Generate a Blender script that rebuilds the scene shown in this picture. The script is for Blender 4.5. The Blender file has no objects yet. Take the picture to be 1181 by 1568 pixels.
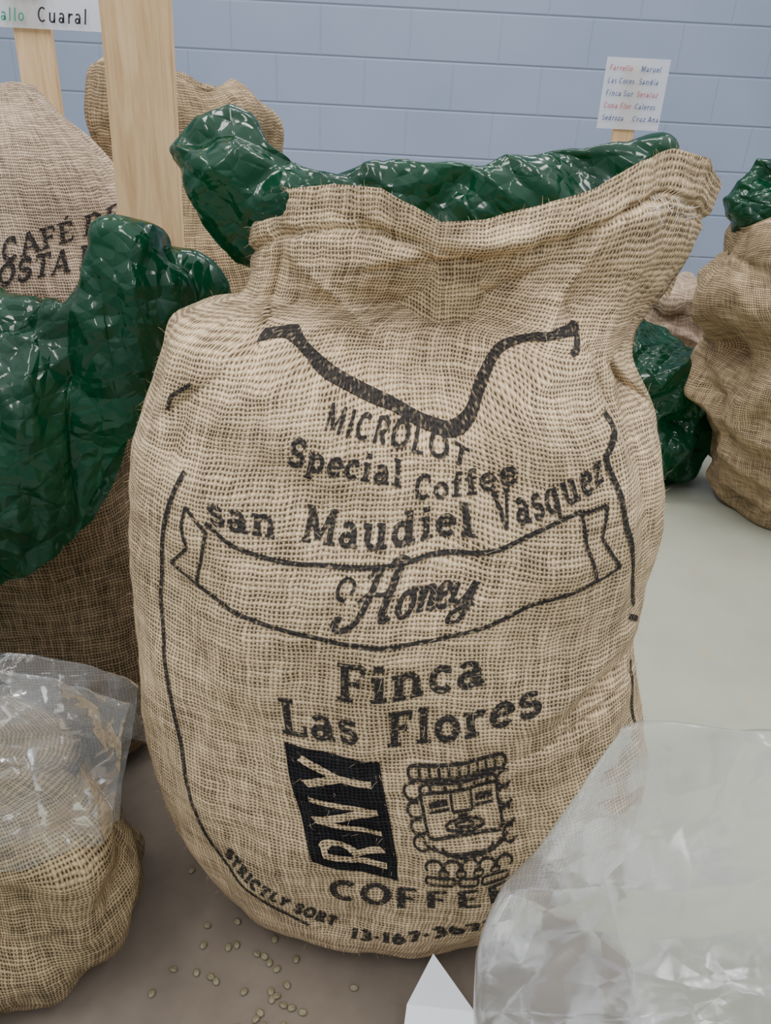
import bpy, math, random, bmesh
import numpy as np
from mathutils import Vector, Matrix, noise
random.seed(3)
S=bpy.context.scene
COL=S.collection
# ------------------------------------------------------------------ node helpers
class NB:
    def __init__(s,name):
        s.m=bpy.data.materials.new(name); s.m.use_nodes=True; s.nt=s.m.node_tree; s.nt.nodes.clear()
        s.out=s.n('ShaderNodeOutputMaterial')
    def n(s,t,**k):
        x=s.nt.nodes.new(t)
        for a,b in k.items(): setattr(x,a,b)
        return x
    def l(s,a,b): s.nt.links.new(a,b)
    def setin(s,node,idx,v):
        if isinstance(v,bpy.types.NodeSocket): s.l(v,node.inputs[idx])
        elif v is not None: node.inputs[idx].default_value=v
    def math(s,op,a,b=None,c=None,clamp=False):
        x=s.n('ShaderNodeMath',operation=op); x.use_clamp=clamp
        s.setin(x,0,a); s.setin(x,1,b); s.setin(x,2,c)
        return x.outputs[0]
    def mix(s,f,a,b,mode='MIX'):
        x=s.n('ShaderNodeMix',data_type='RGBA',blend_type=mode)
        s.setin(x,0,f); s.setin(x,6,a); s.setin(x,7,b)
        return x.outputs[2]
    def comb(s,x,y,z=0.0):
        c=s.n('ShaderNodeCombineXYZ'); s.setin(c,0,x); s.setin(c,1,y); s.setin(c,2,z); return c.outputs[0]
    def noise(s,vec,scale,detail=2.0,rough=.5,dist=0.0):
        x=s.n('ShaderNodeTexNoise'); s.setin(x,'Vector',vec) if vec is not None else None
        x.inputs['Scale'].default_value=scale; x.inputs['Detail'].default_value=detail
        x.inputs['Roughness'].default_value=rough; x.inputs['Distortion'].default_value=dist
        return x.outputs[0]
    def ramp(s,f,stops):
        x=s.n('ShaderNodeValToRGB'); s.setin(x,0,f)
        e=x.color_ramp.elements
        while len(e)<len(stops): e.new(.5)
        for i,(p,c) in enumerate(stops):
            e[i].position=p; e[i].color=(c if len(c)==4 else (*c,1))
        return x.outputs[0]
    def bump(s,h,strength,dist):
        x=s.n('ShaderNodeBump'); s.setin(x,'Height',h); x.inputs['Strength'].default_value=strength
        x.inputs['Distance'].default_value=dist; return x.outputs[0]
    def bsdf(s,color,rough=.8,normal=None,spec=.5,**k):
        x=s.n('ShaderNodeBsdfPrincipled'); s.setin(x,'Base Color',color); s.setin(x,'Roughness',rough)
        x.inputs['Specular IOR Level'].default_value=spec
        if normal is not None: s.l(normal,x.inputs['Normal'])
        for a,b in k.items(): s.setin(x,a,b)
        return x.outputs[0]
    def done(s,sh): s.l(sh,s.out.inputs[0]); return s.m
def rgb(*c): return (c[0],c[1],c[2],1)
def srgb(r,g,b):
    f=lambda v:(v/255/12.92) if v/255<=.04045 else ((v/255+.055)/1.055)**2.4
    return (f(r),f(g),f(b),1)

def mat_burlap(name,lo,hi,ink=0,pitch=.0050,gain=.97):
    b=NB(name)
    uv=b.n('ShaderNodeUVMap').outputs[0]
    d=b.n('ShaderNodeTexNoise'); b.l(uv,d.inputs['Vector']); d.inputs['Scale'].default_value=42; d.inputs['Detail'].default_value=1
    off=b.n('ShaderNodeVectorMath',operation='SUBTRACT'); b.l(d.outputs[1],off.inputs[0]); off.inputs[1].default_value=(.5,.5,.5)
    sc=b.n('ShaderNodeVectorMath',operation='SCALE'); b.l(off.outputs[0],sc.inputs[0]); sc.inputs['Scale'].default_value=.007
    ad=b.n('ShaderNodeVectorMath',operation='ADD'); b.l(uv,ad.inputs[0]); b.l(sc.outputs[0],ad.inputs[1])
    sp=b.n('ShaderNodeSeparateXYZ'); b.l(ad.outputs[0],sp.inputs[0])
    u=b.math('DIVIDE',sp.outputs[0],pitch*.92); v=b.math('DIVIDE',sp.outputs[1],pitch)
    fu=b.math('FLOOR',u); fv=b.math('FLOOR',v)
    nu=b.noise(b.comb(fu,b.math('MULTIPLY',v,.08)),1.37,0.0)
    nv=b.noise(b.comb(b.math('MULTIPLY',u,.08),fv,7.0),1.37,0.0)
    def prof(x,nn):
        f=b.math('FRACT',x); t=b.math('ABSOLUTE',b.math('SUBTRACT',b.math('MULTIPLY',f,2.0),1.0))
        w=b.math('ADD',b.math('MULTIPLY',nn,.95),.34)
        t=b.math('DIVIDE',t,w)
        return b.math('SUBTRACT',1.0,b.math('MULTIPLY',t,t),clamp=True)
    pu=prof(u,nu); pv=prof(v,nv)
    mw=b.math('SINE',b.math('MULTIPLY',b.math('ADD',v,fu),math.pi))
    mf=b.math('SINE',b.math('MULTIPLY',b.math('ADD',b.math('ADD',u,fv),1.0),math.pi))
    hu=b.math('MULTIPLY',pu,b.math('ADD',b.math('MULTIPLY',mw,.27),.73))
    hv=b.math('MULTIPLY',pv,b.math('ADD',b.math('MULTIPLY',mf,.27),.73))
    h=b.math('MAXIMUM',hu,hv)
    fib=b.noise(b.comb(u,v),2.0,1.0,.7)
    patch=b.noise(uv,8.0,2.0,.6)
    streak=b.math('ADD',b.math('MULTIPLY',nu,.5),b.math('MULTIPLY',nv,.5))
    dark=tuple(c*.24 for c in lo[:3])+(1,)
    col=b.ramp(h,[(0.0,dark),(.28,lo),(.8,hi),(1.0,tuple(min(1,c*1.14) for c in hi[:3])+(1,))])
    k=b.math('ADD',b.math('MULTIPLY',fib,.7),b.math('MULTIPLY',streak,1.2))
    k=b.math('ADD',b.math('ADD',k,b.math('MULTIPLY',patch,.7)),-.27)
    k=b.math('MULTIPLY',k,gain)
    col=b.mix(1.0,col,b.comb(k,k,k),'MULTIPLY')
    if ink:
        inkc=b.mix(fib,rgb(.009,.009,.011),rgb(.042,.040,.040))
        f=b.ramp(b.noise(uv,230,0.0),[(.28,rgb(.66,.66,.66)),(.43,rgb(.97,.97,.97))])
        col=b.mix(f,col,inkc)
    nrm=b.bump(h,.85,.0019)
    return b.done(b.bsdf(col,.95,nrm,.1))

def crumple_height(b,tc,sc,warp,second=.0):
    w=b.n('ShaderNodeTexNoise'); b.l(tc,w.inputs['Vector']); w.inputs['Scale'].default_value=sc*.3; w.inputs['Detail'].default_value=1
    o=b.n('ShaderNodeVectorMath',operation='SCALE'); b.l(w.outputs[1],o.inputs[0]); o.inputs['Scale'].default_value=warp
    a=b.n('ShaderNodeVectorMath',operation='ADD'); b.l(tc,a.inputs[0]); b.l(o.outputs[0],a.inputs[1])
    v1=b.n('ShaderNodeTexVoronoi',feature='DISTANCE_TO_EDGE'); b.l(a.outputs[0],v1.inputs['Vector']); v1.inputs['Scale'].default_value=sc
    if not second: return v1.outputs['Distance']
    v2=b.n('ShaderNodeTexVoronoi',feature='DISTANCE_TO_EDGE'); b.l(a.outputs[0],v2.inputs['Vector']); v2.inputs['Scale'].default_value=sc*2.7
    return b.math('ADD',v1.outputs['Distance'],b.math('MULTIPLY',v2.outputs['Distance'],second))
def mat_green(name='green_plastic',base=(.0025,.046,.020),sc=14):
    b=NB(name)
    tc=b.n('ShaderNodeTexCoord').outputs['Object']
    nrm=b.bump(crumple_height(b,tc,sc,.10,.35),.50,.030)
    nz=b.noise(tc,7,1.0)
    col=b.mix(nz,rgb(base[0]*.4,base[1]*.4,base[2]*.4),rgb(base[0]*1.8,base[1]*1.7,base[2]*1.6))
    s1=b.bsdf(col,.12,nrm,.5)
    tr=b.n('ShaderNodeBsdfTranslucent'); tr.inputs[0].default_value=rgb(.01,.30,.12)
    mx=b.n('ShaderNodeMixShader'); mx.inputs[0].default_value=.32; b.l(s1,mx.inputs[1]); b.l(tr.outputs[0],mx.inputs[2])
    return b.done(mx.outputs[0])
def mat_clear(name='clear_plastic',milk=.3,tint=(.72,.71,.69),sc=9,bs=.3,gf=.6,warp=.1,rough=.12,sec=0):
    b=NB(name)
    tc=b.n('ShaderNodeTexCoord').outputs['Object']
    nz=b.noise(tc,sc,1.0,.5)
    nrm=b.bump(crumple_height(b,tc,sc,warp,sec),bs,.03)
    gl=b.n('ShaderNodeBsdfGlossy'); gl.inputs[0].default_value=rgb(1,1,1); gl.inputs['Roughness'].default_value=rough; b.l(nrm,gl.inputs['Normal'])
    df=b.n('ShaderNodeBsdfDiffuse'); df.inputs[0].default_value=rgb(*tint)
    tp=b.n('ShaderNodeBsdfTransparent'); tp.inputs[0].default_value=rgb(.97,.97,.96)
    f=b.math('MULTIPLY',b.math('ADD',nz,.5),milk,clamp=True)
    m1=b.n('ShaderNodeMixShader'); b.l(f,m1.inputs[0]); b.l(tp.outputs[0],m1.inputs[1]); b.l(df.outputs[0],m1.inputs[2])
    fr=b.n('ShaderNodeFresnel'); fr.inputs[0].default_value=1.42; b.l(nrm,fr.inputs['Normal'])
    m2=b.n('ShaderNodeMixShader'); b.l(b.math('MULTIPLY',fr.outputs[0],gf,clamp=True),m2.inputs[0]); b.l(m1.outputs[0],m2.inputs[1]); b.l(gl.outputs[0],m2.inputs[2])
    return b.done(m2.outputs[0])

CM=(rgb(.285,.198,.110),rgb(.65,.49,.305)); CP=(rgb(.28,.195,.13),rgb(.57,.43,.31))
BUR=mat_burlap('burlap_weave',*CM); INK=mat_burlap('black_ink_on_burlap',*CM,ink=1)
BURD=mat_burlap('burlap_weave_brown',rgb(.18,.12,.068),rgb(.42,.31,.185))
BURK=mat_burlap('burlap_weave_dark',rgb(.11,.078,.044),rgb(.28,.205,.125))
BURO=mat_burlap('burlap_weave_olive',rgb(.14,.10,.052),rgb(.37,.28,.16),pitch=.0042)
BURP=mat_burlap('burlap_weave_pale',*CP); INKP=mat_burlap('faded_ink_on_burlap',*CP,ink=1)
GRN=mat_green(); CLR=mat_clear('clear_plastic_film',.12,sc=5,bs=.42,gf=.7,warp=.25,sec=.15); CLR2=mat_clear('clear_plastic_wrap',.10,(.5,.5,.5),9,.5,.6,.14,sec=.35)
# ------------------------------------------------------------------ mesh helpers
def link(ob,parent=None):
    COL.objects.link(ob)
    if parent: ob.parent=parent
    return ob
def grid_obj(name,P,UV,mat,wrap=True,parent=None,smooth=True):
    nr,nt=P.shape[:2]
    verts=P.reshape(-1,3)
    nc=nt if wrap else nt-1
    j,i=np.meshgrid(np.arange(nr-1),np.arange(nc),indexing='ij')
    i2=(i+1)%nt
    F=np.stack([j*nt+i,j*nt+i2,(j+1)*nt+i2,(j+1)*nt+i],-1).reshape(-1,4)
    me=bpy.data.meshes.new(name)
    me.from_pydata(verts.tolist(),[],F.tolist())
    if UV is not None:
        uvl=me.uv_layers.new(name='UVMap')
        u0=UV[0]; v0=UV[1]
        uu=np.stack([u0[i],u0[i+1],u0[i+1],u0[i]],-1).reshape(-1)
        vv=np.stack([v0[j],v0[j],v0[j+1],v0[j+1]],-1).reshape(-1)
        uvl.data.foreach_set('uv',np.stack([uu,vv],-1).reshape(-1).astype(np.float32))
    if smooth: me.polygons.foreach_set('use_smooth',[True]*len(me.polygons))
    me.materials.append(mat); me.update()
    ob=bpy.data.objects.new(name,me); link(ob,parent); return ob
def sm(a,k):
    if k<=0: return a
    ker=np.exp(-.5*(np.arange(-3*k,3*k+1)/k)**2); ker/=ker.sum()
    p=np.pad(a,(3*k,3*k),mode='edge')
    p[:3*k]=2*a[0]-a[1:3*k+1][::-1]; p[-3*k:]=2*a[-1]-a[-3*k-1:-1][::-1]
    return np.convolve(p,ker,'valid')
def theta_samples(a,b,n,nt):
    t=np.linspace(math.pi/2,math.pi*2.5,4001)
    x=a*np.sign(np.cos(t))*np.abs(np.cos(t))**(2/n); y=b*np.sign(np.sin(t))*np.abs(np.sin(t))**(2/n)
    L=np.concatenate([[0],np.cumsum(np.hypot(np.diff(x),np.diff(y)))])
    q=np.linspace(0,L[-1],nt+1)
    return np.interp(q,L,t)[:-1],L[-1]
def vnoise(P,scale,seed=0,kind='n'):
    fl=P.reshape(-1,3)*scale; o=np.empty(len(fl))
    off=Vector((seed*13.7,seed*5.1,seed*9.3))
    for k in range(len(fl)): o[k]=noise.noise(Vector(fl[k])+off)
    return o.reshape(P.shape[:-1])
def normals(P,wrap=True):
    du=(np.roll(P,-1,1)-np.roll(P,1,1)) if wrap else np.gradient(P,axis=1)
    dv=np.gradient(P,axis=0)
    n=np.cross(du,dv); n/= (np.linalg.norm(n,axis=-1,keepdims=True)+1e-9); return n
def folds(P,seed,levels=((3,.55),(7,.32),(14,.15),(28,.06)),per=3,warp=.03,aniso=(1,1,1)):
    r=np.random.RandomState(seed)
    Pw=P+warp*np.stack([vnoise(P,4,seed+k) for k in range(3)],-1)+warp*.12*np.stack([vnoise(P,13,seed+k+5) for k in range(3)],-1)
    Pw=Pw*np.array(aniso); h=0
    for f,a in levels:
        for _ in range(per):
            d=r.normal(size=3); d/=np.linalg.norm(d); x=(Pw@d)*f+r.rand()
            e=r.normal(size=3); e/=np.linalg.norm(e); mk=.55+.45*np.sin((Pw@e)*f*2.3+r.rand()*6)
            h=h+a*(np.abs((x%1)*2-1)-.5)*mk
    return h
def tube(keys,nt=200,nr=140,n=2.4,lip=None,zlip=.8,inner=.1,top='open',smk=5,capn=6):
    keys=np.array(keys,float)
    z=np.linspace(keys[0,0],keys[-1,0],nr)
    K=[sm(np.interp(z,keys[:,0],keys[:,c]),smk) for c in range(1,5)]
    L,R,F,B=K
    cx=(L+R)/2;a=(R-L)/2;cy=(F+B)/2;b=(B-F)/2
    mid=nr//2
    th,circ=theta_samples(a[mid],b[mid],n,nt)
    c=np.sign(np.cos(th))*np.abs(np.cos(th))**(2/n); s=np.sign(np.sin(th))*np.abs(np.sin(th))**(2/n)
    rows=[];par=[]
    for k in range(capn):
        f=(k+.15)/capn
        rows.append(np.stack([cx[0]+a[0]*c*f,cy[0]+b[0]*s*f,np.full(nt,z[0])],-1)); par.append(-1)
    for j in range(nr):
        X=cx[j]+a[j]*c; Y=cy[j]+b[j]*s; Z=np.full(nt,z[j])
        if lip is not None and z[j]>zlip:
            Z=zlip+(z[j]-zlip)/(z[-1]-zlip)*(lip(X,s)-zlip)
        rows.append(np.stack([X,Y,Z],-1)); par.append(j/(nr-1))
    last=rows[-1]
    if top=='open':
        for k in range(1,16):
            q=last.copy(); q[:,2]-=inner*k/15
            rows.append(q); par.append(2)
    else:
        for k in range(1,8):
            f=1-k/7*.97
            q=last.copy(); q[:,0]=cx[-1]+(q[:,0]-cx[-1])*f; q[:,1]=cy[-1]+(q[:,1]-cy[-1])*f; q[:,2]+=.012*math.sin(k/7*math.pi/2)
            rows.append(q); par.append(3)
    P=np.array(rows); par=np.array(par)
    u0=np.linspace(0,circ,nt+1)
    seg=np.linalg.norm(np.diff(P,axis=0),axis=-1).mean(1); v0=np.concatenate([[0],np.cumsum(seg)])
    return P,(u0,v0),par,c,s,(z,F)
def inner_wall(P,par,depth):
    k=np.where(par==2)[0]
    if len(k)==0: return
    last=P[k[0]-1]; c=last.mean(0)
    d=last[:, :2]-c[:2]; a=np.abs(d).max(0)
    for m,r in enumerate(k):
        f=(m+1)/len(k); o=.003 if m==0 else .007+.02*f
        q=last.copy(); q[:,:2]=c[:2]+d*(1-o/a); q[:,2]=last[:,2]-depth*f+(.002 if m==0 else 0); P[r]=q
# ------------------------------------------------------------------ MAIN SACK
def lipmain(X,s):
    f=np.interp(X,[-.17,-.154,-.128,-.07,-.019,.014,.041,.086,.136,.191,.23,.265,.305,.33],
                 [.93,.947,.966,.976,.975,.961,.947,.952,.968,.987,1.012,1.024,1.016,.985])
    bk=np.interp(X,[-.17,.33],[.945,1.0])
    w=np.clip(-s*3+.5,0,1)
    return f*w+bk*(1-w)
keys=[(0,-.195,.215,.675,.99),(.012,-.215,.25,.655,1.0),(.041,-.242,.30,.635,1.01),(.10,-.266,.345,.618,1.02),(.176,-.285,.372,.605,1.02),(.27,-.299,.375,.60,1.02),
(.321,-.302,.362,.60,1.02),(.40,-.304,.335,.60,1.02),(.49,-.303,.311,.60,1.02),(.575,-.297,.307,.603,1.01),(.653,-.284,.313,.615,1.0),(.72,-.274,.307,.64,.98),
(.765,-.260,.290,.67,.95),(.80,-.248,.268,.70,.93),(.825,-.236,.262,.727,.92),(.840,-.222,.262,.745,.915),(.846,-.200,.262,.75,.91),(.852,-.168,.266,.757,.91),(.88,-.160,.282,.785,.915),(.904,-.158,.30,.80,.92),(.95,-.157,.318,.815,.92),(1.0,-.155,.325,.825,.92)]
P,UV,par,cc,ss,(zz,FF)=tube(keys,nt=420,nr=330,n=2.35,lip=lipmain,zlip=.875,inner=.12,smk=2)
X,Y,Z=P[...,0].copy(),P[...,1].copy(),P[...,2].copy()
front=np.clip(-ss,0,1)[None,:]**.7*np.ones_like(X)
def gauss(X0,Z0,sx,sz,ang=0):
    ca,sa=math.cos(math.radians(ang)),math.sin(math.radians(ang))
    dx=X-X0;dz=Z-Z0; p=dx*ca+dz*sa; q=-dx*sa+dz*ca
    return np.exp(-.5*(p/sx)**2-.5*(q/sz)**2)
def crease(X0,Z0,sx,w,ang):
    ca,sa=math.cos(math.radians(ang)),math.sin(math.radians(ang))
    dx=X-X0;dz=Z-Z0; p=dx*ca+dz*sa; q=-dx*sa+dz*ca
    return np.exp(-.5*(p/sx)**2)*np.exp(-np.abs(q)/w)
zl=np.interp(X,[-.26,-.20,-.15,-.10,-.05,0,.045,.07,.10,.15,.19,.23,.28],[.845,.842,.828,.812,.79,.765,.752,.760,.785,.832,.846,.83,.80])
fall=np.clip((Z-.50)/.2,0,1); fall=fall*fall*(3-2*fall)
zq=Z+(.835-zl)*fall
dF=np.interp(zq,zz,FF)-np.interp(Z,zz,FF)
dF=np.where(Z>.86,np.clip(dF,-.02,.05)*np.clip((.93-Z)/.07,0,1),dF)
d=(Z-zl-.004); step=.036/(1+np.exp(-d/.006))*np.exp(-np.clip(d,0,1)/.06)
lipb=-.011*np.exp(-.5*((d+.014)/.014)**2)
dY=-(dF+step+lipb)
for (x0,z0,sx,sz,ang,amp) in [
    (.04,.86,.07,.035,0,-.032),(-.16,.80,.045,.030,-25,.028),(.165,.80,.05,.035,20,.040),
    (.235,.795,.03,.012,-60,-.038),(.27,.775,.05,.010,-50,-.026),(.20,.87,.016,.05,-15,-.018),
    (-.02,.73,.12,.02,-22,.010),(-.12,.72,.07,.02,-30,-.008),
    (.10,.55,.12,.03,15,-.006),(.28,.49,.06,.010,20,-.016),(.25,.53,.08,.012,30,.012),
    (-.20,.70,.06,.04,60,.014),(-.25,.60,.05,.03,80,-.010),(.2,.68,.05,.05,30,.012),(.02,.68,.06,.04,0,-.010),
    (.12,.935,.14,.010,14,.016),(-.05,.90,.07,.02,-10,.012),(.24,.93,.05,.03,20,.018),(.30,.90,.03,.02,60,-.012)]:
    dY+=gauss(x0,z0,sx,sz,ang)*amp
for (x0,z0,sx,w,ang,amp) in [(-.135,.86,.035,.006,80,-.024),(.215,.80,.05,.006,-62,-.030),(.25,.80,.05,.006,-40,-.024),(.12,.82,.05,.007,50,-.008),
    (.285,.50,.05,.006,28,-.020),(.26,.455,.07,.006,15,-.016),(.27,.87,.05,.006,50,-.020),(.0,.90,.05,.008,10,-.014),(-.06,.86,.07,.008,-40,.014),(.17,.88,.06,.007,60,.016),
    (-.19,.79,.05,.006,40,-.016),(.11,.885,.05,.007,35,-.016),(.29,.93,.05,.006,75,-.016),(-.21,.74,.05,.007,70,-.012),(.27,.70,.05,.007,-70,-.014),(.02,.925,.06,.006,-15,-.010),(.18,.945,.06,.006,25,-.010)]:
    dY+=crease(x0,z0,sx,w,ang)*amp
P[...,1]-=dY*front*(par[:,None]<=1.0)
rad=np.stack([cc,ss,0*cc],-1)[None]
body=((par>=0)&(par<=1))[:,None]*np.clip(Z/.05,0,1)
w1=vnoise(P,5,1); w2=vnoise(P*np.array([1,1,.55]),15,2); w3=vnoise(P*np.array([1,1,.8]),38,4)
gather=np.clip((Z-.70)/.1,0,1)
g2=vnoise(np.stack([P[...,0]*1.0,P[...,1],P[...,2]*.28],-1),30,7)
disp=.010*w1+.008*w2+.0020*w3+gather*.010*g2
lipz=lipmain(X,ss[None,:]*np.ones_like(X)); dh=lipz-Z
hem=1/(1+np.exp((dh-.038)/.002)); groove=np.exp(-.5*((dh-.042)/.003)**2)
disp=disp+hem*.0045-groove*.005
P+=rad*(disp*body)[...,None]
ear=np.exp(-.5*((Z-.838)/.013)**2)*np.clip(-cc-.6,0,.4)[None,:]/.4
P[...,2]+=ear*.012*body; P[...,0]-=ear*.006*body
inner_wall(P,par,.12)
P[...,2]=np.maximum(P[...,2],.003)
sack=grid_obj('burlap_coffee_sack',P,UV,BUR)
# ------------------------------------------------------------------ printing on fabric: everything is laid out in fabric-grid coordinates
class Fabric:
    def __init__(s,P,UV,parent):
        s.P=P; s.N=normals(P); s.UV=UV; s.nt=P.shape[1]; s.nr=P.shape[0]; s.parent=parent
        c=s.P[:, :].mean(axis=1,keepdims=True)
        sg=np.sign((s.N*(s.P-c)).sum(-1).mean()); s.N=s.N*sg
        s.mi=UV[0][-1]/s.nt; s.mj=.0031
    def ev(s,ij,off):
        i=np.asarray(ij[0]);j=np.clip(np.asarray(ij[1]),0,s.nr-1.001)
        i0=np.floor(i).astype(int);j0=np.floor(j).astype(int);a=(i-i0)[...,None];b=(j-j0)[...,None]
        def bl(A): return A[j0,i0%s.nt]*(1-a)*(1-b)+A[j0,(i0+1)%s.nt]*a*(1-b)+A[j0+1,(i0+1)%s.nt]*a*b+A[j0+1,i0%s.nt]*(1-a)*b
        p=bl(s.P)+bl(s.N)*off
        return p,np.stack([i*s.mi,np.interp(j,np.arange(s.nr),s.UV[1])],-1)
    def build(s,name,ribs,mat,off):
        vs=[];fs=[];uv=[];b0=0
        for g in ribs:
            p,u=s.ev((g[...,0],g[...,1]),off); n,m=g.shape[:2]
            vs+=p.reshape(-1,3).tolist(); uv+=u.reshape(-1,2).tolist()
            for a in range(n-1):
                for b in range(m-1):
                    k=b0+a*m+b; fs.append((k,k+1,k+m+1,k+m))
            b0+=n*m
        me=bpy.data.meshes.new(name); me.from_pydata(vs,[],fs)
        l=me.uv_layers.new(name='UVMap'); uv=np.array(uv); idx=np.array([q for f in fs for q in f])
        l.data.foreach_set('uv',uv[idx].reshape(-1).astype(np.float32))
        me.polygons.foreach_set('use_smooth',[True]*len(me.polygons)); me.materials.append(mat)
        me.update(); return link(bpy.data.objects.new(name,me),s.parent)
def resample(p,step):
    p=np.array(p,float); L=np.concatenate([[0],np.cumsum(np.linalg.norm(np.diff(p,axis=0),axis=1))])
    n=max(2,int(math.ceil(L[-1]/step))+1); q=np.linspace(0,L[-1],n)
    return np.stack([np.interp(q,L,p[:,k]) for k in range(2)],-1)
def catmull(pts,n=10):
    p=np.array(pts,float); p=np.vstack([2*p[0]-p[1],p,2*p[-1]-p[-2]]); out=[]
    for k in range(1,len(p)-2):
        for t in np.linspace(0,1,n,endpoint=False):
            a,b,c,d=p[k-1:k+3]; out.append(.5*((2*b)+(-a+c)*t+(2*a-5*b+4*c-d)*t*t+(-a+3*b-3*c+d)*t**3))
    out.append(p[-2]); return np.array(out)
def ribbon(pts,w,across=3):
    p=np.array(pts,float); d=np.gradient(p,axis=0); d/=np.linalg.norm(d,axis=1,keepdims=True)+1e-9
    nn=np.stack([-d[:,1],d[:,0]],-1); w=np.broadcast_to(w,(len(p),))
    return np.stack([p+nn*(w*(q-.5))[:,None] for q in np.linspace(0,1,across)],1)
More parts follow.
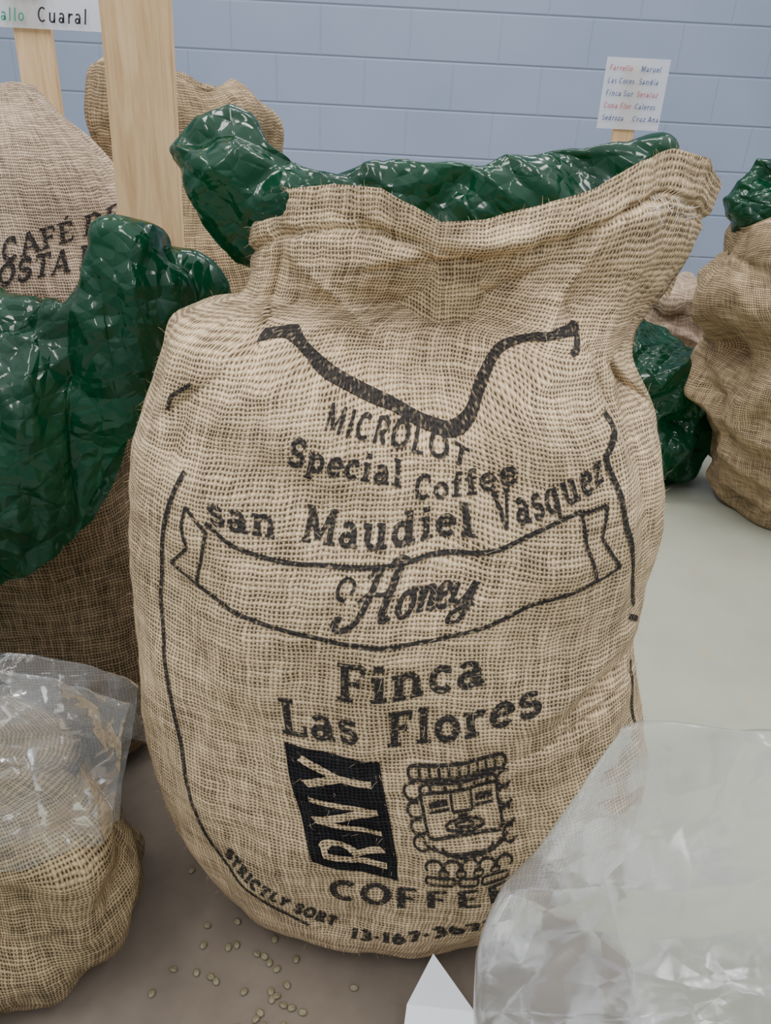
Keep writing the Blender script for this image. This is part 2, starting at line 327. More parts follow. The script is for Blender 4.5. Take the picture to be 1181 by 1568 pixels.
# --- stroke alphabet (cap height 1)
def A(cx,cy,rx,ry,a0,a1,n=18):
    t=np.radians(np.linspace(a0,a1,n)); return [(cx+rx*math.cos(x),cy+ry*math.sin(x)) for x in t]
T=.18;t_=.10
def G(w,main,ser=()): return (w,main,ser)
def st(x,a,b,w=T): return ([(x,a),(x,b)],w)
def hb(a,b,y,w=t_): return ([(a,y),(b,y)],w)
def sf(x,y,h=.17): return hb(x-h,x+h,y)
GL={
'a':G(.68,[(A(.27,.2,.17,.15,0,360),.14),st(.49,.02,.46),(A(.3,.46,.19,.16,0,150),.13)],[hb(.49,.66,.05)]),
'c':G(.6,[(A(.33,.34,.23,.28,45,315),.16)],[([(.48,.47),(.5,.6)],.13)]),
'd':G(.8,[(A(.31,.33,.21,.27,0,360),.15),st(.55,0,.97)],[hb(.36,.55,.93),hb(.55,.74,.05)]),
'e':G(.64,[(A(.33,.34,.23,.28,0,320),.15),hb(.12,.56,.36,.1)]),
'f':G(.52,[st(.26,0,.75),(A(.42,.74,.16,.19,180,40),.13),hb(.06,.48,.62,.1)],[sf(.26,.05,.2)]),
'i':G(.44,[st(.22,0,.66),([(.22,.80),(.22,.97)],.2)],[sf(.22,.05,.19),hb(.04,.22,.62)]),
'l':G(.44,[st(.22,0,.98)],[sf(.22,.05,.19),hb(.04,.22,.93)]),
'n':G(.86,[st(.2,0,.66),(A(.42,.40,.21,.22,170,0),.14),st(.63,0,.42)],[sf(.2,.05),hb(.03,.2,.62),sf(.63,.05)]),
'o':G(.68,[(A(.34,.34,.24,.28,0,360),.16)]),
'p':G(.78,[st(.2,-.3,.66),(A(.45,.33,.21,.27,0,360),.15)],[sf(.2,-.27),hb(.03,.2,.62)]),
'q':G(.78,[st(.55,-.3,.66),(A(.3,.33,.21,.27,0,360),.15)],[sf(.55,-.27)]),
'r':G(.6,[st(.2,0,.66),(A(.42,.38,.2,.22,170,50),.15)],[sf(.2,.05,.18),hb(.03,.2,.62)]),
's':G(.56,[(A(.28,.48,.17,.13,35,270)+A(.28,.2,.19,.15,90,-145),.14)],[([(.44,.5),(.44,.64)],.07),([(.1,.04),(.1,.2)],.07)]),
'u':G(.86,[st(.2,.22,.66),(A(.41,.25,.21,.2,180,360),.14),st(.62,0,.66)],[hb(.03,.2,.62),hb(.45,.62,.62),hb(.62,.8,.05)]),
'z':G(.62,[hb(.08,.52,.6,.13),([(.5,.6),(.1,.06)],.12),hb(.08,.54,.06,.13)]),
'A':G(.86,[([(.1,0),(.42,.97)],.11),([(.42,.97),(.76,0)],T),hb(.2,.62,.3)],[sf(.1,.04,.13),sf(.76,.04,.15)]),
'C':G(.86,[(A(.46,.5,.33,.43,48,312),T)],[([(.70,.62),(.70,.9)],.08)]),
'D':G(.9,[st(.22,.03,.97),(A(.36,.5,.38,.44,90,-90),.16),hb(.2,.4,.93),hb(.2,.4,.06)],[hb(.03,.3,.94),hb(.03,.3,.05)]),
'E':G(.76,[st(.22,.01,.98),hb(.2,.64,.93,.12),hb(.2,.55,.5,.1),hb(.2,.66,.06,.12)],[hb(.03,.3,.94),hb(.03,.3,.05),([(.64,.72),(.64,.97)],.08),([(.67,.02),(.67,.28)],.08)]),
'F':G(.76,[st(.22,0,.98),hb(.2,.64,.93,.12),hb(.2,.54,.5,.1)],[sf(.22,.05,.19),hb(.03,.3,.94),([(.66,.70),(.66,.97)],.08),([(.54,.38),(.54,.62)],.07)]),
'I':G(.44,[st(.22,0,.98)],[sf(.22,.05,.19),sf(.22,.94,.19)]),
'L':G(.74,[st(.22,0,.98),hb(.2,.64,.06,.12)],[sf(.22,.94,.19),hb(.03,.3,.05),([(.66,.02),(.66,.32)],.08)]),
'M':G(1.14,[st(.2,0,.97,.13),([(.2,.97),(.56,.12)],T),([(.56,.12),(.92,.97)],.12),st(.92,0,.97)],[sf(.2,.05,.15),sf(.92,.05,.18),hb(.03,.22,.94),hb(.9,1.1,.94)]),
'N':G(.96,[st(.2,0,.97,.14),([(.2,.97),(.76,.03)],T),st(.76,0,.97,.14)],[sf(.2,.05,.15),sf(.76,.94,.15),hb(.03,.22,.94)]),
'O':G(.92,[(A(.46,.5,.34,.43,0,360),T)]),
'R':G(.86,[st(.22,0,.97),hb(.2,.46,.93),hb(.2,.46,.48),(A(.44,.705,.22,.225,90,-90),.16),([(.42,.48),(.70,.02)],T)],[sf(.22,.05,.18),hb(.03,.3,.94),hb(.62,.84,.05)]),
'S':G(.74,[(A(.37,.71,.23,.21,30,270)+A(.37,.27,.25,.22,90,-150),T)],[([(.6,.66),(.6,.92)],.07),([(.12,.08),(.12,.32)],.07)]),
'T':G(.8,[st(.4,0,.97),hb(.06,.74,.92,.14)],[sf(.4,.05,.18),([(.09,.7),(.09,.96)],.08),([(.71,.7),(.71,.96)],.08)]),
'V':G(.86,[([(.14,.97),(.43,.03)],T),([(.43,.03),(.74,.97)],.11)],[sf(.14,.94,.15),sf(.74,.94,.14)]),
'Y':G(.82,[([(.1,.97),(.41,.45)],T),([(.41,.45),(.72,.97)],T),st(.41,0,.48)]),
'1':G(.5,[st(.26,0,.98),([(.26,.97),(.08,.78)],.12)],[sf(.26,.05,.18)]),
'3':G(.72,[(A(.34,.73,.2,.2,150,-90)+A(.34,.27,.25,.24,90,-150),T)]),
'6':G(.72,[(A(.36,.3,.23,.25,0,360),.16),(A(.6,.42,.47,.52,185,110),.15)]),
'7':G(.7,[hb(.06,.62,.92,.14),([(.6,.9),(.28,0)],T)]),
'-':G(.4,[hb(.06,.34,.45,.14)]),
' ':G(.35,[])}
GL['É']=G(.76,GL['E'][1]+[([(.38,1.08),(.54,1.24)],.09)],GL['E'][2])
def word_ribs(text,mapper,serif=True,bold=1.0,track=.04,step=.05):
    W=sum(GL[c][0]+track for c in text)-track; ribs=[]; x=0
    for ch in text:
        w,main,ser=GL[ch]
        for pts,wd in list(main)+(list(ser) if serif else []):
            q=resample(pts,step); g=ribbon(q,wd*bold,3)
            g=g.copy(); g[...,0]=(g[...,0]+x)/W
            ribs.append(mapper(g))
        x+=w+track
    return ribs
def qm(L,M_,R,TL,TM,TR):
    B=[np.array(v) for v in (L,M_,R)]; Tt=[np.array(v) for v in (TL,TM,TR)]
    def f(g):
        s=g[...,0:1]; h=g[...,1:2]
        l0=2*(s-.5)*(s-1); l1=-4*s*(s-1); l2=2*s*(s-.5)
        return (B[0]*l0+B[1]*l1+B[2]*l2)*(1-h)+(Tt[0]*l0+Tt[1]*l1+Tt[2]*l2)*h
    return f
fab=Fabric(P,UV,sack)
ink=[]
Q={
'MICROLOT':((187.4,258.2),(205.4,252.0),(227.2,246.8),(188.4,264.6),(207.2,257.6),(228.6,252.4)),
'Special':((178.9,249.1),(193.9,244.7),(209.7,240.6),(179.5,257.2),(195.1,252.4),(209.7,248.4)),
'Coffee':((212.6,237.4),(225.4,239.0),(239.8,248.9),(213.2,244.8),(224.8,245.6),(238.4,255.6)),
'san':((161.4,231.5),(170.8,229.2),(179.1,227.6),(159.3,240.8),(169.4,238.6),(178.9,236.6)),
'Maudiel':((184.8,226.9),(206.3,223.9),(229.8,229.8),(185.1,236.8),(206.4,233.8),(228.3,238.6)),
'Vasquez':((234.6,232.6),(248.5,241.6),(263.8,249.3),(232.8,242.8),(246.7,252.0),(263.5,259.0)),
'Finca':((198.9,173.2),(217.7,175.3),(236.8,181.0),(198.3,188.8),(216.9,190.6),(235.7,195.8)),
'Las':((183.9,156.0),(194.2,155.3),(204.2,155.3),(183.5,172.2),(193.9,170.8),(204.8,170.8)),
'Flores':((211.2,153.8),(230.8,158.7),(252.7,169.1),(212.2,169.8),(231.0,174.0),(251.1,183.0)),
'COFFEE':((188.9,66.6),(214.9,66.6),(242.7,72.6),(190.6,81.7),(214.7,79.1),(240.6,83.8))}
for k,q in Q.items():
    ink+=word_ribs(k,qm(*q),serif=k not in('MICROLOT','COFFEE'),bold=1.14 if k!='MICROLOT' else 1.05,track=.06 if k!='COFFEE' else .03)
ink+=word_ribs('STRICTLY SORT',qm((158.6,77.8),(172.3,58.9),(190.5,42.1),(161.3,84.6),(174.6,65.5),(191.8,50.1)),bold=1.7,track=.1)
ink+=word_ribs('13-167-3671',qm((196.0,36.2),(216.9,41.7),(240.5,52.7),(196.2,43.4),(215.6,49.5),(236.5,59.8)),bold=1.7,track=.1)
hm=qm((196.6,200.8),(213.6,205.3),(231.5,210.2),(195.9,218.0),(213.4,219.4),(230.7,222.0))
scr=[([(.16,.50),(.04,.56),(.0,.70),(.10,.86),(.26,.84),(.32,.70),(.22,.62)],.06),
([(.78,1.0),(.66,.62),(.50,.22),(.34,.0),(.14,-.06),(.0,.03),(.03,.16),(.14,.14)],.11),
([(1.16,1.12),(1.02,.62),(.90,.18),(.93,.02),(1.05,.08)],.13),
([(.42,.44),(.62,.58),(.86,.54),(1.10,.62)],.07),
([(.56,.86),(.70,1.02),(.86,1.0)],.06),([(.96,1.08),(1.12,1.2),(1.3,1.12)],.06),
([(1.42,.50),(1.28,.46),(1.20,.22),(1.28,.02),(1.42,.10),(1.48,.34),(1.40,.52),(1.56,.5)],.095),
([(1.66,.52),(1.60,.02)],.11),([(1.62,.20),(1.74,.46),(1.84,.50),(1.84,.30),(1.80,.04),(1.90,.06)],.095),
([(1.96,.24),(2.14,.34),(2.16,.50),(2.04,.52),(1.94,.26),(2.02,.02),(2.2,.14)],.095),
([(2.30,.54),(2.24,.20),(2.34,.06),(2.50,.28),(2.60,.58)],.095),([(2.62,.60),(2.50,.02),(2.36,-.36),(2.18,-.36),(2.22,-.16),(2.60,.06)],.085)]
for pts,w in scr:
    c=resample(catmull(pts,8),.04); g=ribbon(c,w*1.15,3); g=g.copy(); g[...,0]/=2.65; ink.append(hm(g))
MJ=np.array([fab.mi,fab.mj])
def line(pts,w,smooth=True):
    p=np.array(pts,float)*MJ
    if smooth and len(p)>2: p=catmull(p,12)
    p=resample(p,.0022); ink.append(ribbon(p,w,4)/MJ)
line([(159.8,279.6),(165,281),(171.5,279.4),(188.1,269.5),(204,261.3),(214,256.2),(219.5,254.6),(224.5,255.6),(229.5,260.2),(235.5,269.5),(241,279),(247.5,284.8),(254,286.8),(259.3,286.8),(258.4,282.2)],.0088)
line([(140.9,259.6),(141.5,264.7),(147.4,269.6)],.0045)
line([(151.3,244.7),(147.9,232.7),(146.3,215.5),(145.1,190.4),(148.0,168.6),(149.2,144.9),(150.6,120.5),(152.6,98.3),(156.5,76.4),(168.6,57.2),(182.7,42.8)],.0055)
line([(270.1,267.3),(270.5,262.6),(267.4,258.4),(264.9,255.2),(266.6,246.5),(271.4,231.0),(279.8,211),(286.4,195.9)],.0065)
line([(283.5,193.3),(290,189)],.006); line([(292.7,165.1),(292.3,134.5)],.0055)
line([(160.4,231.3),(169.6,224.7),(185.9,220.2),(206.8,219.4),(230.5,225.9),(245.7,236.7),(255.5,241.9)],.0042)
line([(159.0,208.7),(177.5,201.5),(197.2,196.3),(213.3,195.6),(232.1,201.2),(248.2,213),(263.3,217.4)],.0048)
line([(153.9,234.9),(160.8,228.4),(159.0,208.7),(149.7,212.6),(155.5,221.6),(153.3,228.6),(153.9,234.9)],.0038,False)
line([(255.6,241.3),(263.5,241.9),(262.5,231.9),(270.8,219.3),(263.6,216.6),(257.3,231.5),(255.6,241.3)],.0038,False)
bx=qm((186.9,92.2),(198.1,87.4),(209.4,82.8),(184.1,151.8),(196.3,149.7),(209.0,146.9))
gx,gy=np.meshgrid(np.linspace(0,1,30),np.linspace(0,1,60)); boxrib=[bx(np.stack([gx,gy],-1))]
letters=word_ribs('RNY',lambda g: bx(np.stack([.88-.74*g[...,1],.05+.90*g[...,0]],-1)),serif=False,bold=.95,track=.10)
lg=qm((215.5,84.0),(228.3,83.5),(241.0,85.4),(214.9,145.2),(229.4,148.6),(243.2,152.1))
def lline(pts,w=.03,cl=False):
    p=list(pts)+([pts[0]] if cl else []); ink.append(lg(ribbon(resample(p,.02),w,3)))
def rr(x0,y0,x1,y1,r,w=.03):
    lline(A(x1-r,y1-r,r,r,0,90,6)+A(x0+r,y1-r,r,r,90,180,6)+A(x0+r,y0+r,r,r,180,270,6)+A(x1-r,y0+r,r,r,270,360,6),w,True)
rr(.04,.88,.96,.99,.05,.03)
for k in range(9): lline([(.14+.09*k,.90),(.14+.09*k,.97)],.026)
rr(.12,.42,.88,.85,.06,.03); lline([(.12,.78),(.88,.78)],.026)
lline([(.40,.60),(.40,.78)],.026); lline([(.60,.60),(.60,.78)],.026); lline([(.40,.60),(.60,.60)],.026); lline([(.45,.56),(.55,.56)],.03)
for x in (.27,.73): lline([(x-.09,.69),(x+.09,.69)],.055); lline([(x-.10,.63),(x+.10,.63)],.022)
for x in (.22,.36,.5,.64,.78): lline([(x,.79),(x,.84)],.03)
for y in (.80,.66,.52,.38):
    for x in (.05,.95): lline(A(x,y,.075,.065,60,330,14),.026)
lline(A(.5,.49,.20,.045,0,360,24),.026); lline(A(.5,.49,.10,.02,0,360,20),.022)
for rx,ry,cy in ((.42,.12,.40),(.34,.11,.37),(.26,.10,.35)): lline(A(.5,cy,rx,ry,180,360,24),.026)
for x in (.14,.32,.5,.68,.86): lline(A(x,.175,.085,.06,-40,220,14),.028)
for x in (.23,.41,.59,.77): lline(A(x,.12,.05,.035,0,360,12),.024)
for a,b in ((.06,.36),(.40,.60),(.64,.94)): rr(a,.0,b,.075,.03,.026)
fab.build('printed_ink',ink,INK,.0013)
fab.build('printed_block',boxrib,mat_burlap('solid_ink_on_burlap',rgb(.006,.006,.008),rgb(.022,.021,.022)),.0014)
fab.build('reversed_letters',letters,BUR,.0024)
STR=NB('jute_fibre'); STR=STR.done(STR.bsdf(rgb(.54,.42,.28),.9,None,.1))
WTH=NB('white_thread'); WTH=WTH.done(WTH.bsdf(rgb(.8,.79,.75),.8,None,.2))
def hairs(name,n,mat,seed,lmin,lmax,jr,ir,wd,parent,fb):
    r=np.random.RandomState(seed); vs=[];fs=[]
    for k in range(n):
        i=r.uniform(*ir)%fb.nt;j=r.uniform(*jr)
        (p,_),(q,_)=fb.ev((np.array([i]),np.array([j])),0.0),fb.ev((np.array([i]),np.array([j])),.01)
        nrm=(q-p)[0]/.01; p=p[0]; tdir=r.normal(size=3); tdir-=nrm*tdir.dot(nrm); tdir/=np.linalg.norm(tdir)
        L=r.uniform(lmin,lmax); curl=r.normal(size=3)*.5; m=6; b0=len(vs); pt=p.copy(); dr=nrm*r.uniform(.1,.7)+tdir
        for a in range(m+1):
            dn=dr/np.linalg.norm(dr); sd=np.cross(dn,nrm+r.normal(size=3)*.05); sd/=np.linalg.norm(sd)+1e-9
            w=wd*(1-.7*a/m); vs.append((pt+sd*w).tolist()); vs.append((pt-sd*w).tolist()); pt=pt+dn*L/m; dr=dn+curl*.35-nrm*.12
        for a in range(m): fs.append((b0+2*a,b0+2*a+1,b0+2*a+3,b0+2*a+2))
    me=bpy.data.meshes.new(name); me.from_pydata(vs,[],fs); me.materials.append(mat); return link(bpy.data.objects.new(name,me),parent)
hairs('loose_fibres',3400,STR,5,.006,.018,(15,332),(105,315),.00024,sack,fab)
hairs('lip_fibres',700,STR,6,.004,.011,(327,336),(105,315),.00022,sack,fab)
hairs('stitch_threads',34,WTH,7,.008,.022,(317,323),(262,290),.0004,sack,fab)
# ------------------------------------------------------------------ film pieces
def sausage(name,sec,mat,amp,seed,nx=280,nt=190,parent=None,n=2.0,**kw):
    sec=np.array(sec,float); xs=np.linspace(sec[0,0],sec[-1,0],nx)
    zb,zt,yf,yb=[sm(np.interp(xs,sec[:,0],sec[:,c]),2) for c in range(1,5)]
    th=np.linspace(0,2*math.pi,nt,endpoint=False)
    c=np.sign(np.cos(th))*np.abs(np.cos(th))**(2/n); s=np.sign(np.sin(th))*np.abs(np.sin(th))**(2/n)
    P=np.stack([np.repeat(xs[:,None],nt,1),((yf+yb)/2)[:,None]+((yb-yf)/2)[:,None]*c,((zb+zt)/2)[:,None]+((zt-zb)/2)[:,None]*s],-1)
    P=P-normals(P)*(folds(P,seed,**kw)*amp)[...,None]
    return grid_obj(name,P,None,mat,parent=parent)
sausage('green_plastic_liner',[(-.252,.985,.996,.90,.92),(-.24,.955,1.008,.87,.94),(-.22,.925,1.015,.855,.96),(-.195,.90,1.022,.85,.96),(-.165,.885,1.024,.85,.955),(-.147,.88,1.014,.852,.91),(-.113,.86,1.006,.848,.905),(-.078,.86,.985,.85,.905),
 (-.042,.86,.980,.85,.905),(.007,.86,.992,.85,.905),(.05,.86,1.002,.85,.905),(.103,.86,1.01,.85,.905),(.149,.86,1.021,.85,.905),(.197,.86,1.022,.85,.905),(.25,.86,1.022,.85,.905),(.266,.88,1.018,.86,.90),(.278,.92,.99,.87,.89)],GRN,.037,3,levels=((7,.48),(15,.36),(30,.20)),warp=.008)
def sheet(name,crest,bot,belly,mat,amp,seed,back=(.10,.12),ns=320,ntt=260,parent=None,yo=0,pleat=(0,1),**kw):
    C=np.array(crest,float);B=np.array(bot,float)
    def cur(Q,n):
        L=np.concatenate([[0],np.cumsum(np.linalg.norm(np.diff(Q,axis=0),axis=1))]); q=np.linspace(0,L[-1],n)
        return np.stack([sm(np.interp(q,L,Q[:,k]),3) for k in range(3)],-1)
    c=cur(C,ns); b=cur(B,ns); s=np.linspace(0,1,ns); bl=np.interp(s,np.linspace(0,1,len(belly)),belly)
    rows=[]
    for t in np.linspace(-.3,1,ntt):
        if t>=0:
            r=c*(1-t)+b*t; r=r.copy(); r[:,1]-=bl*np.sin(math.pi*min(1,t**.7))
        else:
            q=-t/.3; r=c.copy(); r[:,1]+=back[0]*q; r[:,2]-=back[1]*q*q
        r=r.copy(); r[:,1]+=pleat[0]*np.sin(s*pleat[1]*6.28+np.sin(s*9)*2+t*1.2)*np.clip(t,0,1)
        rows.append(r)
    P=np.array(rows); P=P+normals(P,False)*(folds(P,seed,**kw)*amp)[...,None]; P[...,1]+=yo
    return grid_obj(name,P,None,mat,wrap=False,parent=parent)
big=bpy.data.objects.new('green_plastic_liner',None); link(big)
cr=[(-1.0,.95,.80),(-.75,.95,.815),(-.55,.93,.812),(-.44,.93,.80),(-.40,.93,.805),(-.37,.94,.85),(-.345,.94,.902),(-.30,.94,.868),(-.25,.94,.845),(-.242,.945,.82)]
bt=[(-1.0,.78,.46),(-.75,.78,.46),(-.56,.80,.46),(-.49,.81,.466),(-.45,.83,.495),(-.40,.86,.53),(-.365,.88,.60),(-.345,.90,.65),(-.30,.935,.72),(-.26,.945,.785)]
sheet('liner_front',cr,bt,[.12,.12,.11,.09,.05,.02,.01],GRN,.068,8,parent=big,levels=((2.8,.42),(6.5,.34),(14,.20),(28,.08)),warp=.010,aniso=(1.3,1,.55),pleat=(.004,5))
sheet('liner_back',cr,[(x,y+.01,z-.005) for x,y,z in bt],[.08,.08,.07,.05,.03,.01,.0],GRN,.06,18,parent=big,yo=.035,levels=((3,.5),(7,.3),(15,.15)),warp=.01,pleat=(.004,5))
clp=bpy.data.objects.new('clear_plastic_bag',None); link(clp)
cr=[(-.85,.66,.455),(-.6,.66,.46),(-.42,.66,.49),(-.33,.67,.46),(-.285,.68,.42)]; bt=[(-.85,.49,.32),(-.6,.49,.32),(-.43,.52,.325),(-.35,.55,.30),(-.295,.60,.285)]
sheet('wrap_front',cr,bt,[.03,.04,.04,.02],CLR2,.045,12,parent=clp,back=(.04,.12),levels=((5,.42),(11,.32),(22,.18)),warp=.010,pleat=(.006,5))
sheet('wrap_back',cr,bt,[.02,.02,.02,.0],CLR2,.04,22,parent=clp,yo=.025,back=(.02,.12),levels=((5,.45),(11,.3),(22,.1)),warp=.010)
# ------------------------------------------------------------------ generic sacks
def soft_sack(name,keys,mat,seed,n=2.5,top='closed',amp=.02,nt=200,nr=150,inner=.1,scl=1.0,fold=.6):
    P,UV,par,c,s,_=tube(keys,nt=nt,nr=nr,n=n,top=top,inner=inner,smk=3)
    N=normals(P)
    d=amp*vnoise(P,4.5*scl,seed)+amp*.55*vnoise(P*np.array([1,1,.5]),11*scl,seed+1)+amp*fold*folds(P,seed+2,levels=((3*scl,.6),(7*scl,.35)),per=3,warp=.05)
    m=np.clip((P[...,2])/.05,0,1)*(par!=2)[:,None]
    P=P-N*(d*m)[...,None]
    inner_wall(P,par,inner)
    P[...,2]=np.maximum(P[...,2],.003)
    ob=grid_obj(name,P,UV,mat); return ob,P,UV
def plastic_bag(name,keys,mat,seed,amp=.05,n=2.2,nt=260,nr=200,parent=None,top='closed',**kw):
    P,UV,par,c,s,_=tube(keys,nt=nt,nr=nr,n=n,top=top,smk=4)
    P=P-normals(P)*(folds(P,seed,**kw)*amp)[...,None]; P[...,2]=np.maximum(P[...,2],.004)
    return grid_obj(name,P,None,mat,parent=parent)
so,sP,sUV=soft_sack('burlap_coffee_sack',[(0,-.92,-.45,1.28,1.62),(.1,-.98,-.41,1.24,1.66),(.5,-1.0,-.39,1.22,1.68),(.75,-.97,-.42,1.24,1.66),(.85,-.93,-.47,1.28,1.60),(.93,-.88,-.52,1.31,1.56),(1.0,-.80,-.575,1.34,1.52),(1.05,-.75,-.61,1.38,1.46)],BURP,11,amp=.028,fold=1.0)
f2=Fabric(sP,sUV,so); f2.mj=.008
def ij(X,Zv):
    m=(sP[...,1]<1.45); d=(sP[...,0]-X)**2+(sP[...,2]-Zv)**2+(~m)*9; j,i=np.unravel_index(np.argmin(d),d.shape); return (float(i),float(j))
i2=[]
i2+=word_ribs('CAFÉ DE',qm(ij(-.630,.798),ij(-.552,.822),ij(-.475,.848),ij(-.630,.832),ij(-.552,.856),ij(-.475,.882)),bold=1.1,step=.1)
i2+=word_ribs('COSTA RICA',qm(ij(-.66,.748),ij(-.55,.778),ij(-.435,.806),ij(-.66,.782),ij(-.55,.812),ij(-.435,.840)),bold=1.1,step=.1)
f2.build('printed_ink',i2,INKP,.003)
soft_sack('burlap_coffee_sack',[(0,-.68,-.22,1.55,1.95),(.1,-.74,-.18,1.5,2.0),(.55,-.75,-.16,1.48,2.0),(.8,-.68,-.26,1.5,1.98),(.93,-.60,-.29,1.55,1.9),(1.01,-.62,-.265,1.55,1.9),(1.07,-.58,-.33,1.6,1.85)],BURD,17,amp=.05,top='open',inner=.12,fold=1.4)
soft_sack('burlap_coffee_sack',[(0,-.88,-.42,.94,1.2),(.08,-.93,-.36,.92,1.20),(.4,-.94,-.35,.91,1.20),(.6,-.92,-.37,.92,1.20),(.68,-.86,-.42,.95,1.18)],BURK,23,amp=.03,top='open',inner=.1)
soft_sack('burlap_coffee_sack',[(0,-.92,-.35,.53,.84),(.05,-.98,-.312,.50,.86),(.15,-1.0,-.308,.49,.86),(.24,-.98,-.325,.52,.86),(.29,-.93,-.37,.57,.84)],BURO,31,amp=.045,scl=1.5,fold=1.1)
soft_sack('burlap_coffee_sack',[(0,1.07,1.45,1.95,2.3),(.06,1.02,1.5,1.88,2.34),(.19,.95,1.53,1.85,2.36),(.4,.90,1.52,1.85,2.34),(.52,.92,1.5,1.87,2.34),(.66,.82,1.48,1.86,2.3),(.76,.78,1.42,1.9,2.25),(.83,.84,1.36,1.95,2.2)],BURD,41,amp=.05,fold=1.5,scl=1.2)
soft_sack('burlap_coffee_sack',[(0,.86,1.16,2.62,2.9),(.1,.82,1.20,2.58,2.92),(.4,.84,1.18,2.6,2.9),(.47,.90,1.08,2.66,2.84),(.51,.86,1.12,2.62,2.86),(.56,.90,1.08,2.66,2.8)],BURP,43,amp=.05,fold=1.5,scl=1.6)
plastic_bag('green_plastic_bag',[(.62,1.0,1.4,2.0,2.2),(.8,.86,1.45,1.94,2.24),(.88,.80,1.42,1.96,2.2),(.97,.86,1.35,2.0,2.15)],GRN,5,amp=.07)
plastic_bag('green_plastic_bag',[(0,.62,.98,2.2,2.5),(.13,.60,1.03,2.16,2.5),(.25,.62,1.02,2.16,2.5),(.36,.64,.96,2.2,2.48),(.46,.68,.84,2.26,2.42)],GRN,6,amp=.09,levels=((4,.5),(8,.35),(16,.2)))
plastic_bag('clear_plastic_bag',[(0,.17,.72,.40,.54),(.2,.13,.78,.37,.55),(.30,.118,.80,.385,.56),(.36,.145,.80,.41,.57),(.43,.178,.80,.455,.575),(.50,.215,.78,.51,.58),(.532,.235,.42,.545,.575)],CLR,13,amp=.036,levels=((2.6,.6),(6,.32),(12,.12)),warp=.015)
# ------------------------------------------------------------------ boards and signs
def mat_wood():
    b=NB('pine_wood'); tc=b.n('ShaderNodeTexCoord').outputs['Object']
    mp=b.n('ShaderNodeMapping'); b.l(tc,mp.inputs[0]); mp.inputs['Scale'].default_value=(1,1,.07)
    n1=b.noise(mp.outputs[0],55,3,.6,1.5); n2=b.noise(mp.outputs[0],260,1)
    f=b.math('ADD',b.math('MULTIPLY',n1,.8),b.math('MULTIPLY',n2,.2))
    col=b.ramp(f,[(.3,srgb(196,156,112)),(.55,srgb(222,188,142)),(.75,srgb(232,204,162))])
    return b.done(b.bsdf(col,.6,None,.3))
WOOD=mat_wood()
def board(name,cx0,cx1,z0,z1,y,w,t,parent=None,mat=WOOD,dy=0):
    bm=bmesh.new(); vs=[]
    for z,cx,yy in ((z0,cx0,y+dy),(z1,cx1,y)):
        for sx,sy in ((-1,-1),(1,-1),(1,1),(-1,1)): vs.append(bm.verts.new((cx+sx*w/2,yy+sy*t/2,z)))
    for f in [(3,2,1,0),(4,5,6,7),(0,1,5,4),(1,2,6,5),(2,3,7,6),(3,0,4,7)]: bm.faces.new([vs[k] for k in f])
    bmesh.ops.bevel(bm,geom=bm.edges[:],offset=.0012,segments=2,affect='EDGES')
    me=bpy.data.meshes.new(name); bm.to_mesh(me); bm.free(); me.materials.append(mat)
    return link(bpy.data.objects.new(name,me),parent)
board('wooden_stake',-.396,-.361,0,1.55,1.22,.094,.018)
def mat_paper(name,c):
    b=NB(name); n=b.noise(b.n('ShaderNodeTexCoord').outputs['Object'],12,2)
    return b.done(b.bsdf(b.mix(n,rgb(*[x*.93 for x in c]),rgb(*c)),.7,None,.3))
PAPER=mat_paper('white_paper',(.90,.91,.94))
INKB=mat_paper('marker_ink_blue',(.05,.08,.25)); INKR=mat_paper('marker_ink_red',(.50,.08,.12)); INKK=mat_paper('marker_ink_black',(.03,.03,.04)); INKG=mat_paper('marker_ink_green',(.05,.30,.20))
def flat_strokes(name,strokes,w,mat,parent,y):
    vs=[];fs=[]
    for s_ in strokes:
        g=ribbon(s_,w,2); b0=len(vs)
        for p in g.reshape(-1,2): vs.append((p[0],y,p[1]))
        for k in range(len(g)-1): fs.append((b0+2*k,b0+2*k+1,b0+2*k+3,b0+2*k+2))
    me=bpy.data.meshes.new(name); me.from_pydata(vs,[],fs); me.materials.append(mat)
    return link(bpy.data.objects.new(name,me),parent)
def write(text,x,z,h,slant=.15,wf=.8):
    out=[]
    for ch in text:
        if ch in GL:
            for pts,wd in GL[ch][1]:
                q=resample(pts,.12); out.append(np.stack([x+(q[:,0]*wf+slant*q[:,1])*h,z+q[:,1]*h],-1))
            x+=GL[ch][0]*wf*h+h*.08
    return out
def sign(name,corners,y,stake,hand):
    e=bpy.data.objects.new(name,None); link(e)
    bm=bmesh.new(); (x0,z0),(x1,z1)=corners
    N=10; vs=[[bm.verts.new((x0+(x1-x0)*i/N,y-.002*math.sin(i/N*3.1),z0+(z1-z0)*j/N)) for i in range(N+1)] for j in range(N+1)]
    for j in range(N):
        for i in range(N): bm.faces.new((vs[j][i],vs[j][i+1],vs[j+1][i+1],vs[j+1][i]))
    bmesh.ops.solidify(bm,geom=bm.faces[:],thickness=.004)
    me=bpy.data.meshes.new('paper_sheet'); bm.to_mesh(me); bm.free(); me.materials.append(PAPER)
    link(bpy.data.objects.new('paper_sheet',me),e)
    for k,(txt,sx,sz,h,mat) in enumerate(hand): flat_strokes('handwriting_%d'%k,write(txt,sx,sz,h),h*.12,mat,e,y-.0085)
    board('stake',stake[0],stake[1],0,z1-.02,y+.014,stake[2],.015,parent=e)
    return e
hw=[]
wd=['Farrelio','Las Coces','Finca Sur','Cona Flor','Sedroza','Maruel','Sandia','Seraluz','Caleros','Cruz Ana']
for c in range(2):
    for r in range(5): hw.append((wd[c*5+r],.650+c*.102,1.178-r*.036,.017,[INKR,INKB,INKB][(r+c)%3]))
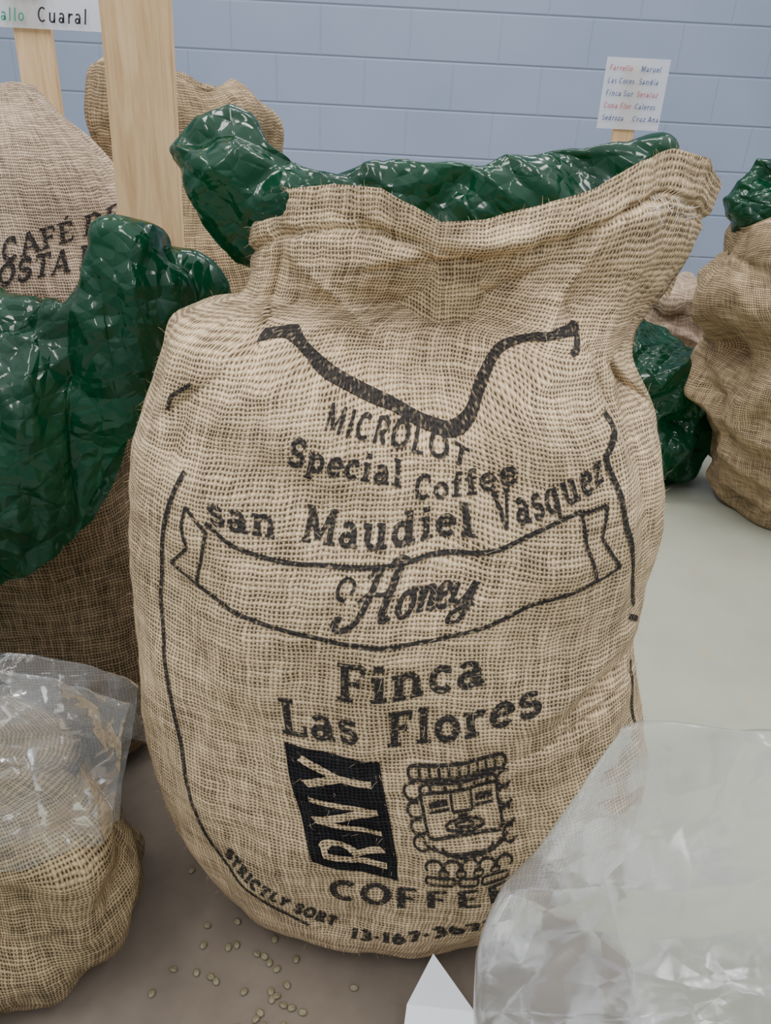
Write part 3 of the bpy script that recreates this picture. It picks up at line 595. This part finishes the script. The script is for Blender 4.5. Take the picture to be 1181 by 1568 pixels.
sign('stake_sign',((.640,1.009),(.846,1.216)),2.9,(.735,.735,.07),hw)
sign('stake_sign',((-.88,1.152),(-.637,1.36)),1.85,(-.785,-.785,.078),[('Caudal',-.84,1.205,.028,INKB),('allo',-.84,1.163,.024,INKG),('Cuaral',-.765,1.163,.028,INKK)])
# ------------------------------------------------------------------ room
def mat_wall():
    b=NB('painted_block_wall'); tc=b.n('ShaderNodeTexCoord').outputs['Object']
    sp=b.n('ShaderNodeSeparateXYZ'); b.l(tc,sp.inputs[0])
    z=b.math('SUBTRACT',sp.outputs[2],.08); v=b.math('DIVIDE',z,.19); row=b.math('FLOOR',v)
    u=b.math('ADD',b.math('DIVIDE',sp.outputs[0],.39),b.math('MULTIPLY',b.math('MODULO',row,2.0),.5))
    def g(x,w):
        f=b.math('ABSOLUTE',b.math('SUBTRACT',b.math('FRACT',x),.5)); return b.math('DIVIDE',b.math('SUBTRACT',f,.5-w),w,clamp=True)
    gz=g(v,.035); gx=b.math('MULTIPLY',g(u,.015),.35)
    m=b.math('MAXIMUM',gz,gx)
    n=b.noise(tc,3,2)
    base=b.mix(n,srgb(138,149,173),srgb(151,162,184))
    col=b.mix(b.math('MULTIPLY',m,.38),base,srgb(98,108,132))
    return b.done(b.bsdf(col,.5,b.bump(b.math('MULTIPLY',m,-1.0),.6,.007),.4))
def mat_floor():
    b=NB('concrete_floor'); tc=b.n('ShaderNodeTexCoord').outputs['Object']
    n=b.noise(tc,2.5,4,.65); n2=b.noise(tc,14,2)
    col=b.mix(n,srgb(140,141,125),srgb(180,181,162))
    sp=b.ramp(n2,[(.66,rgb(0,0,0)),(.72,rgb(1,1,1))])
    col=b.mix(b.math('MULTIPLY',sp,.35),col,srgb(180,150,105))
    return b.done(b.bsdf(col,.35,None,.4))
def plane(name,pts,mat):
    me=bpy.data.meshes.new(name); me.from_pydata(pts,[],[(0,1,2,3)]); me.materials.append(mat)
    return link(bpy.data.objects.new(name,me))
plane('floor',[(-5,-3,0),(5,-3,0),(5,3.9,0),(-5,3.9,0)],mat_floor())
plane('wall_back',[(-5,3.9,0),(5,3.9,0),(5,3.9,3.2),(-5,3.9,3.2)],mat_wall())
def mat_brown():
    b=NB('brown_sheet'); tc=b.n('ShaderNodeTexCoord').outputs['Object']
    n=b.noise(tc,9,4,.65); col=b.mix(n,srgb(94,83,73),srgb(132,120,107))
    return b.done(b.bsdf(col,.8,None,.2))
board('brown_floor_sheet',-.28,-.28,.0002,.0025,.75,1.3,1.0,mat=mat_brown())  # thin brown-grey slab making the floor darker under and before the main sack
def beans():
    bm=bmesh.new(); r=random.Random(4)
    b=NB('green_coffee_beans'); oi=b.noise(b.n('ShaderNodeTexCoord').outputs['Object'],60,2)
    m=b.done(b.bsdf(b.mix(oi,srgb(92,86,66),srgb(142,130,100)),.5))
    pts=[]
    for k in range(60):
        x=r.gauss(-.13,.09); y=r.uniform(.54,.78)
        if ((x+.0)/.235)**2+((y-.83)/.175)**2<1.02 or x<-.28: continue
        pts.append((x,y))
    for (x,y) in pts:
        M=Matrix.Translation((x,y,.0052))@Matrix.Rotation(r.uniform(0,6.28),4,'Z')@Matrix.Rotation(r.uniform(-.4,.4),4,'X')@Matrix.Diagonal((.0058,.0044,.003,1))
        res=bmesh.ops.create_uvsphere(bm,u_segments=14,v_segments=8,radius=1,matrix=M)
        Mi=M.inverted()
        for v in res['verts']:
            q=Mi@v.co
            if q.z>0: q.z*=1-.45*math.exp(-(q.y/.22)**2); v.co=M@q
    for f in bm.faces: f.smooth=True
    me=bpy.data.meshes.new('coffee_beans'); bm.to_mesh(me); bm.free(); me.materials.append(m)
    link(bpy.data.objects.new('coffee_beans',me))
beans()
me=bpy.data.meshes.new('paper_sheet'); me.from_pydata([(.090,.60,.10),(.06,.57,.04),(.05,.50,.004),(.17,.50,.004),(.146,.565,.04)],[],[(0,1,2,3,4)]); me.materials.append(PAPER)
link(bpy.data.objects.new('paper_sheet',me))
# ------------------------------------------------------------------ light
w=bpy.data.worlds.new('world'); S.world=w; w.use_nodes=True
nt=w.node_tree; bg=nt.nodes['Background']; bg.inputs[1].default_value=1.0
tc=nt.nodes.new('ShaderNodeTexCoord'); sp=nt.nodes.new('ShaderNodeSeparateXYZ'); nt.links.new(tc.outputs['Generated'],sp.inputs[0])
rp=nt.nodes.new('ShaderNodeValToRGB'); nt.links.new(sp.outputs[2],rp.inputs[0]); nt.links.new(rp.outputs[0],bg.inputs[0])
e=rp.color_ramp.elements; e[0].position=0.0; e[0].color=(.33,.36,.41,1); e[1].position=.9; e[1].color=(1.6,1.68,1.78,1)
e2=e.new(.25); e2.color=(.58,.62,.69,1)
def area(name,loc,rot,sx,sy,e,col=(1,1,1)):
    l=bpy.data.lights.new(name,'AREA'); l.shape='RECTANGLE'; l.size=sx; l.size_y=sy; l.energy=e; l.color=col
    o=link(bpy.data.objects.new(name,l)); o.location=loc; o.rotation_euler=rot
area('ceiling_light',(-1.2,.2,3.1),(0,0,0),.25,2.4,50,(1,.99,.98))
area('ceiling_light',(1.3,.4,3.1),(0,0,0),.25,2.4,42,(1,.99,.98))
area('ceiling_light',(0,2.4,3.1),(0,0,0),2.4,.25,42,(1,.99,.98))
# ------------------------------------------------------------------ camera
cam=bpy.data.cameras.new('camera'); co=link(bpy.data.objects.new('camera',cam))
co.matrix_world=Matrix.Translation((0,0,1.05))@(Matrix.Rotation(math.radians(62),4,'X')@Matrix.Rotation(math.radians(3),4,'Z'))
cam.sensor_fit='VERTICAL'; cam.sensor_height=36; cam.lens=27; cam.clip_start=.01
S.camera=co
